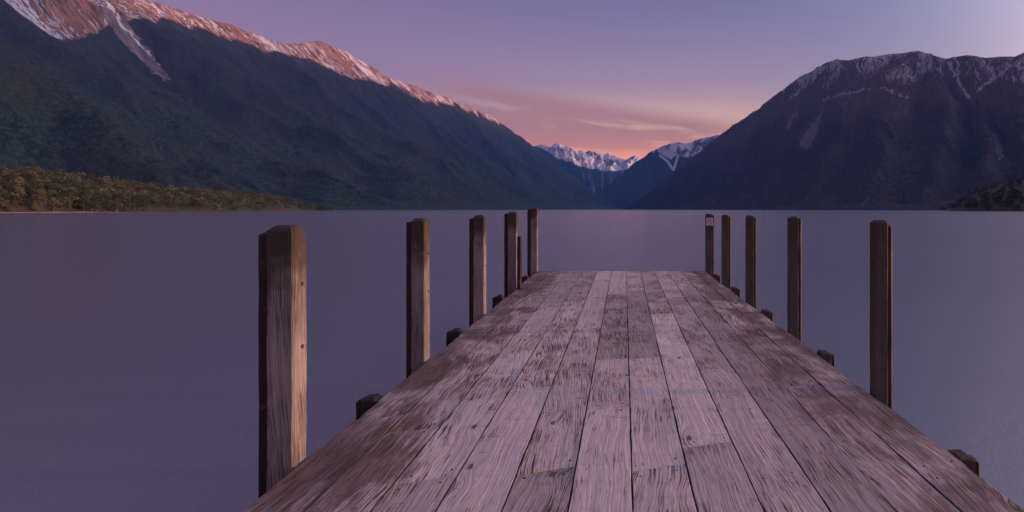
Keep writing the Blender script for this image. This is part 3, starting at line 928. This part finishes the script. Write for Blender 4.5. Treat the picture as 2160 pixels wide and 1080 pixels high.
# iron band on the farthest left post
# low cut-off piles between the tall posts
LS = [('low cut-off pile beside the left edge, between the first and second tall posts', 4.13, -1, .015),
      ('low cut-off pile beside the left edge, between the second and third tall posts', 6.33, -1, .035),
      ('low cut-off pile beside the left edge, between the third and fourth tall posts', 8.68, -1, .045),
      ('low cut-off pile beside the left edge, between the fourth and farthest tall posts', 11.1, -1, .05),
      ('broken-topped low pile beside the right edge, nearest the camera', 3.20, 1, -.005),
      ('low cut-off pile beside the right edge, between the first and second tall posts', 5.36, 1, .03),
      ('low cut-off pile beside the right edge, between the second and third tall posts', 7.50, 1, .035),
      ('low cut-off pile beside the right edge, between the third and fourth tall posts', 9.53, 1, .05),
      ('low cut-off pile beside the right edge, between the fourth and farthest tall posts', 11.4, 1, .05)]
for i, (lb, Y, s_, up) in enumerate(LS):
    make_post(lb, 'low cut-off piles along the left edge' if s_ < 0 else 'low cut-off piles along the right edge', s_, Y, XL if s_ < 0 else XR, deck_z(Y) + up,
              .105 if s_ < 0 else .085, .13, .05, .03, M_TAR if s_ < 0 else M_POST_DARK, 200 + i, 'cut_off_pile', 'pile')

# no smoking sign on the farthest right post
M_WHITE = simple_mat('sign_white', (0.62, 0.60, 0.60, 1), 0.45, 0, 40, 0.25)
M_RED = simple_mat('sign_red', (0.36, 0.015, 0.03, 1), 0.45, 0, 40, 0.2)
M_BLACK = simple_mat('sign_black', (0.015, 0.015, 0.018, 1), 0.5, 0, 40, 0.2)
sg = bpy.data.objects.new('no_smoking_sign', None); COL.objects.link(sg)
sY = 12.38; sx = (1496.5 - CX) * sY / F; sz = (CY - 467.5) * sY / F
sg.location = (sx, sY - .006, sz)
tag(sg, 'small square white no smoking sign with a red ring on a post', 'sign')
def signpart(name, fn, mat):
    bm = bmesh.new(); fn(bm)
    me = bpy.data.meshes.new(name); bm.to_mesh(me); bm.free()
    return link_mesh(name, me, mat, sg)
def plate(bm):
    box_bm(bm, -.064, .064, 0, .004, -.074, .074); bmesh.ops.bevel(bm, geom=bm.edges[:], offset=.0015, segments=1, affect='EDGES')
signpart('plate', plate, M_WHITE)
def ringf(bm, ro=.058, ri=.043):
    N = 32; vs = []
    for i in range(N):
        a = 2 * math.pi * i / N
        vs.append([bm.verts.new((r * math.cos(a), y, r * math.sin(a))) for r, y in ((ro, 0), (ro, -.0022), (ri, -.0022), (ri, 0))])
    for i in range(N):
        a, b = vs[i], vs[(i + 1) % N]
        for j in range(3): bm.faces.new((a[j], b[j], b[j + 1], a[j + 1]))
signpart('prohibition_ring', ringf, M_RED)
def rot_box(bm, hx, hz, y0, y1, ang, cx=0, cz=0):
    vs = box_bm(bm, -hx, hx, y0, y1, -hz, hz)
    for v in vs:
        x, z = v.co.x, v.co.z
        v.co.x = cx + x * math.cos(ang) - z * math.sin(ang); v.co.z = cz + x * math.sin(ang) + z * math.cos(ang)
signpart('cigarette', lambda bm: (rot_box(bm, .026, .0055, -.0012, 0, math.radians(35), -.006, -.006), rot_box(bm, .012, .003, -.0012, 0, math.radians(35), .018, .022)), M_BLACK)
signpart('slash', lambda bm: rot_box(bm, .046, .005, -.0034, -.0012, math.radians(-45)), M_RED)


# ------------------------------------------------------------------ lakeside forest
def mat_leaf(name, cols, seed_scale=1.0):
    m = bpy.data.materials.new(name); m.use_nodes = True
    g = NT(m.node_tree)
    oi = g.new('ShaderNodeObjectInfo')
    at = g.new('ShaderNodeAttribute'); at.attribute_name = 'tint'
    pos = g.new('ShaderNodeNewGeometry').outputs['Position']
    n = g.noise(pos, 0.9, 3, 0.6)
    v = g.m('FRACT', g.add(g.add(oi.outputs['Random'], at.outputs['Fac']), 0.0))
    c = g.ramp(v, [(i / (len(cols)), c_) for i, c_ in enumerate(cols)], 'CONSTANT')
    c = g.mix(g.mapr(n, 0.35, 0.75, 0.0, 0.45), c, (0.03, 0.034, 0.016, 1))
    if name == 'lakeside_foliage': c = g.mix(1.0, c, (0.66, 0.90, 0.78, 1), 'MULTIPLY')
    bs = g.new('ShaderNodeBsdfPrincipled'); g.put(bs.inputs['Base Color'], c)
    bs.inputs['Roughness'].default_value = 0.75; bs.inputs['Specular IOR Level'].default_value = 0.2
    o = g.new('ShaderNodeOutputMaterial'); g.put(o.inputs[0], bs.outputs[0])
    return m


LEAFC = [(0.16, 0.12, 0.055, 1), (0.070, 0.066, 0.026, 1), (0.10, 0.080, 0.034, 1), (0.045, 0.055, 0.024, 1), (0.19, 0.145, 0.09, 1), (0.085, 0.060, 0.030, 1), (0.055, 0.058, 0.028, 1),
         (0.24, 0.19, 0.13, 1), (0.12, 0.085, 0.045, 1)]
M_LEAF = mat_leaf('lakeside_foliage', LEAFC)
M_LEAF_D = mat_leaf('headland_foliage', [(0.018, 0.022, 0.016, 1), (0.026, 0.028, 0.020, 1), (0.014, 0.019, 0.014, 1), (0.034, 0.032, 0.026, 1)])  # leaf colours darkened to carry the shade on the right headland
M_BARK = simple_mat('bark', (0.16, 0.12, 0.09, 1), 0.9, 0, 3, 0.5)
M_SHORE = simple_mat('shore_ground', (0.045, 0.038, 0.022, 1), 0.95, 0, 0.2, 0.5)
M_BEACH = simple_mat('pebble_beach', (0.26, 0.18, 0.13, 1), 0.9, 0, 0.6, 0.4)


def crown_arrays(seed, nclump, leaves, R_=3.4, H_=6.0, lsz=0.75, z0=2.2):
    """leaf quads in clumps through an uneven crown volume"""
    r = np.random.RandomState(seed)
    V = []
    for c in range(nclump):
        a = r.uniform(0, 2 * np.pi); h = r.uniform(0, 1) ** 0.8
        rad = R_ * np.sqrt(r.uniform(0.05, 1)) * (0.55 + 0.75 * np.sin(np.pi * min(0.98, 0.18 + 0.72 * h)))*0.8
        cc = np.array([rad * np.cos(a), rad * np.sin(a), z0 + H_ * h * (1 - 0.25 * rad / R_)])
        cr = r.uniform(0.7, 1.5)
        for l in range(leaves):
            d = r.normal(size=3); d /= np.linalg.norm(d)
            if d[2] < -0.2: d[2] *= -0.5
            p = cc + d * cr * r.uniform(0.6, 1.0)
            n = d + r.normal(size=3) * 0.45; n /= np.linalg.norm(n)
            t = np.cross(n, r.normal(size=3)); t /= np.linalg.norm(t) + 1e-6; b = np.cross(n, t)
            s = lsz * r.uniform(0.5, 1.1)
            V.append([p - t * s * .5, p - b * s * .35, p + t * s * .5, p + b * s * .35])
    return np.array(V).reshape(-1, 3)


def quads(n): return np.arange(n).reshape(-1, 4)


CR = [crown_arrays(s, 55, 22, 3.5, 6.6, 0.62, 0.9) for s in range(5)] + [crown_arrays(20 + s, 48, 20, 2.5, 8.8, 0.6, 0.9) for s in range(2)]
CR_ME = [np_mesh('crown', v, quads(len(v)), False, {'tint': np.full(len(v), 0.0)}) for v in CR]
CRD_ME = [m_.copy() for m_ in CR_ME]
for m_ in CR_ME: m_.materials.append(M_LEAF)
for m_ in CRD_ME: m_.materials.append(M_LEAF_D)
CR_LOW = [crown_arrays(60 + s, 18, 10, 3.4, 6.4, 0.95, 0.8) for s in range(6)]


def trunk_mesh(seed):
    r = random.Random(seed); bm = bmesh.new()
    def limb(p, q, ra, rb):
        p, q = Vector(p), Vector(q); ax = (q - p).normalized(); s = ax.orthogonal().normalized(); t = ax.cross(s)
        A = [bm.verts.new(p + (s * math.cos(i * 1.2566) + t * math.sin(i * 1.2566)) * ra) for i in range(5)]
        B = [bm.verts.new(q + (s * math.cos(i * 1.2566) + t * math.sin(i * 1.2566)) * rb) for i in range(5)]
        for i in range(5): bm.faces.new((A[i], A[(i + 1) % 5], B[(i + 1) % 5], B[i]))
    limb((0, 0, -1.5), (.2, .1, 3.0), .30, .2); limb((.2, .1, 3.0), (0, 0, 6), .2, .08)
    for k in range(4):
        a = r.uniform(0, 6.28); limb((.15, .1, 2.2 + k * .6), (1.9 * math.cos(a), 1.9 * math.sin(a), 4 + k * .6), .11, .04)
    me = bpy.data.meshes.new('trunk'); bm.to_mesh(me); bm.free(); me.materials.append(M_BARK); return me


TR_ME = [trunk_mesh(s) for s in range(3)]


def headland(name, shore, crest, yback, seed, n=160, m=26, hfac=9.0):
    """shore: (px,py) waterline; crest: (px, py canopy top, Y). Returns ground surface P (n,m,3)"""
    sh = np.array(shore, float); cr = np.array(crest, float)
    xs = np.linspace(sh[0, 0], sh[-1, 0], n)
    py = np.interp(xs, sh[:, 0], sh[:, 1])
    Ys = F * (-WATER) / (py - CY)
    cpy = np.interp(xs, cr[:, 0], cr[:, 1]); cY = np.interp(xs, cr[:, 0], cr[:, 2])
    S0 = np.stack([(xs - CX) * Ys / F, Ys, np.full(n, WATER - .15)], -1)
    zc = np.maximum((CY - cpy) * cY / F - hfac, WATER + .5)
    C0 = np.stack([(xs - CX) * cY / F, cY, zc], -1)
    t = np.linspace(0, 1, m)
    prof = t ** 0.85
    P = S0[:, None] * (1 - t[None, :, None]) + C0[:, None] * t[None, :, None]
    P[:, :, 2] = S0[:, None, 2] + (C0[:, None, 2] - S0[:, None, 2]) * prof[None]
    P[:, :, 2] += 1.5 * fbm(P[:, :, 0] / 40, P[:, :, 1] / 40, seed, 3) * (np.sin(np.pi * t)[None])
    # low beach: first cell nearly flat
    P[:, 1, 2] = np.minimum(P[:, 1, 2], WATER + 0.35)
    B = P[:, -1].copy(); d = (P[:, -1] - P[:, 0]); d[:, 2] = 0; d /= np.linalg.norm(d, axis=1)[:, None]
    B = B + d * yback; B[:, 2] = WATER - 3
    fr = P[:, 0].copy() - d * 8; fr[:, 2] = WATER - 2.5
    A = np.concatenate([fr[:, None], P, B[:, None]], 1)
    k = A.shape[1]
    idx = np.arange(n * k).reshape(n, k)
    f = np.stack([idx[:-1, :-1], idx[1:, :-1], idx[1:, 1:], idx[:-1, 1:]], -1).reshape(-1, 4)
    me = np_mesh(name, A.reshape(-1, 3), f, True)
    o = link_mesh(name, me, M_SHORE)
    if me.polygons[5].normal.z < 0: me.flip_normals()
    return o, P


shoreL = [(-700, 453), (-300, 451), (0, 449.3), (150, 448.4), (330, 447.6), (420, 447.2), (500, 446.6), (600, 445.6), (660, 445.0), (700, 444.6)]
crestL = [(-700, 320, 430), (-300, 330, 480), (0, 343, 560), (100, 349, 600), (200, 361, 640), (330, 384, 720), (450, 397, 800), (560, 404, 900),
          (610, 414, 980), (650, 427, 1060), (690, 438, 1160), (700, 441, 1200)]
hl_o, PL = headland('headland', shoreL, crestL, 260, 3)
tag(hl_o, 'low wooded headland on the left shore with a thin pebble beach', None, None, 'structure')
shoreR = [(1985, 444.9), (2010, 445.3), (2060, 445.8), (2160, 446.0), (2400, 446.3), (2900, 447)]
crestR = [(1985, 442, 1000), (2000, 436, 990), (2020, 422, 930), (2045, 406, 880), (2080, 392, 850), (2120, 382, 830), (2160, 374, 810), (2400, 350, 800), (2900, 340, 700)]
hr_o, PR = headland('headland', shoreR, crestR, 200, 8, 90, 22, 4.0)
tag(hr_o, 'dark wooded headland on the right shore under the domed mountain', None, None, 'structure')

# beach strip as its own ground sheet
bs_ = []
for i in range(PL.shape[0]):
    if CX + F * PL[i, 0, 0] / PL[i, 0, 1] > 360: break
    a, b = PL[i, 0], PL[i, 1]
    d = (b - a); d[2] = 0; d /= np.linalg.norm(d) + 1e-6
    kk = min(1.0, max(0.0, (360 - (CX + F * a[0] / a[1])) / 170.0))
    ww = 0.3 + 0.5 * math.sin(i * .31) + .8 * math.sin(i * .87)
    bs_.append([a - d * 3 + np.array([0, 0, -.4]), a + d * .3 + np.array([0, 0, .25 * kk - .1 * (1 - kk)]), a + d * (1 + ww) + np.array([0, 0, .75 * kk - .1 * (1 - kk)]), a + d * (3.0 + ww) + np.array([0, 0, .2])])
bs_ = np.array(bs_); nn = len(bs_)
idx = np.arange(nn * 4).reshape(nn, 4)
f = np.stack([idx[:-1, :-1], idx[1:, :-1], idx[1:, 1:], idx[:-1, 1:]], -1).reshape(-1, 4)
bo = link_mesh('beach', np_mesh('beach', bs_.reshape(-1, 3), f, True), M_BEACH)
tag(bo, 'thin pale pebble beach along the left shore', None, None, 'structure')


def scatter(P, ntot, seed, x_lo, x_hi):
    r = np.random.RandomState(seed)
    n, m = P.shape[:2]
    out = []
    # area-weighted choice of cells
    e1 = P[1:, :-1] - P[:-1, :-1]; e2 = P[:-1, 1:] - P[:-1, :-1]
    ar = np.linalg.norm(np.cross(e1, e2), axis=2)
    # bias to the nearer rows, which show larger
    ar = ar / (P[:-1, :-1, 1] ** 1.0)
    ar[:, 0] *= 0.3
    pr = (ar / ar.sum()).ravel()
    ch = r.choice(len(pr), size=ntot, p=pr)
    for c in ch:
        i, j = divmod(c, m - 1)
        a, b = r.uniform(), r.uniform()
        p = P[i, j] * (1 - a) * (1 - b) + P[i + 1, j] * a * (1 - b) + P[i, j + 1] * (1 - a) * b + P[i + 1, j + 1] * a * b
        if j == 0 and b < .6: continue
        out.append(p)
    return np.array(out)


def forest(P, ntot, nthings, seed, crowns, label, group, stuff_label, mat, dark=False, hs=(0.5, 1.3)):
    pts = scatter(P, ntot, seed, 0, 0)
    px = CX + F * pts[:, 0] / pts[:, 1]
    r = np.random.RandomState(seed + 1)
    inview = (px > -20) & (px < 2180)
    order = np.argsort(pts[:, 1] + 1e5 * (~inview))
    first = None
    cat = 'tree'
    for k in order[:nthings]:
        p = pts[k]
        s = r.uniform(*hs)
        t = bpy.data.objects.new('broadleaf_tree', None); COL.objects.link(t)
        t.location = p; t.rotation_euler = (0, 0, r.uniform(0, 6.28)); t.scale = (s * r.uniform(.9, 1.2), s * r.uniform(.9, 1.2), s)
        tag(t, label, cat, group)
        c = bpy.data.objects.new('crown', crowns[r.randint(len(crowns))]); COL.objects.link(c); c.parent = t
        u = bpy.data.objects.new('trunk', TR_ME[r.randint(3)]); COL.objects.link(u); u.parent = t
    V = []; TI = []
    for k in order[nthings:]:
        v = CR_LOW[r.randint(len(CR_LOW))]
        a = r.uniform(0, 6.28); s = r.uniform(*hs)
        ca, sa = math.cos(a) * s, math.sin(a) * s
        q = np.c_[v[:, 0] * ca - v[:, 1] * sa, v[:, 0] * sa + v[:, 1] * ca, v[:, 2] * s] + pts[k]
        V.append(q); TI.append(np.full(len(v), r.uniform()))
    V = np.concatenate(V)
    o = link_mesh('forest', np_mesh('forest', V, quads(len(V)), False, {'tint': np.concatenate(TI)}), mat)
    tag(o, stuff_label, 'forest', None, 'stuff')


forest(PL, 2600, 230, 5, CR_ME, 'olive brown bushy tree in the lakeside forest on the left shore', 'trees of the left lakeside forest',
       'olive and brown forest covering the low left headland', M_LEAF)
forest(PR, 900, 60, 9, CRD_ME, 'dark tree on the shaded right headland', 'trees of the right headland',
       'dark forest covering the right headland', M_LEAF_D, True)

# ------------------------------------------------------------------ haze
bm = bmesh.new()
box_bm(bm, -11000, 8500, -1500, 19500, WATER - 1.0 - 150, 3600)
me = bpy.data.meshes.new('haze'); bm.to_mesh(me); bm.free()
hm = bpy.data.materials.new('haze_air'); hm.use_nodes = True
g = NT(hm.node_tree)
pv = g.new('ShaderNodeVolumePrincipled')
pv.inputs['Color'].default_value = (0.12, 0.40, 1.0, 1)
pv.inputs['Density'].default_value = HAZE
pv.inputs['Anisotropy'].default_value = 0.0
o = g.new('ShaderNodeOutputMaterial'); g.put(o.inputs['Volume'], pv.outputs[0])
hz = link_mesh('haze', me, hm)
tag(hz, 'thin blue evening haze over the lake and mountains', None, None, 'stuff')
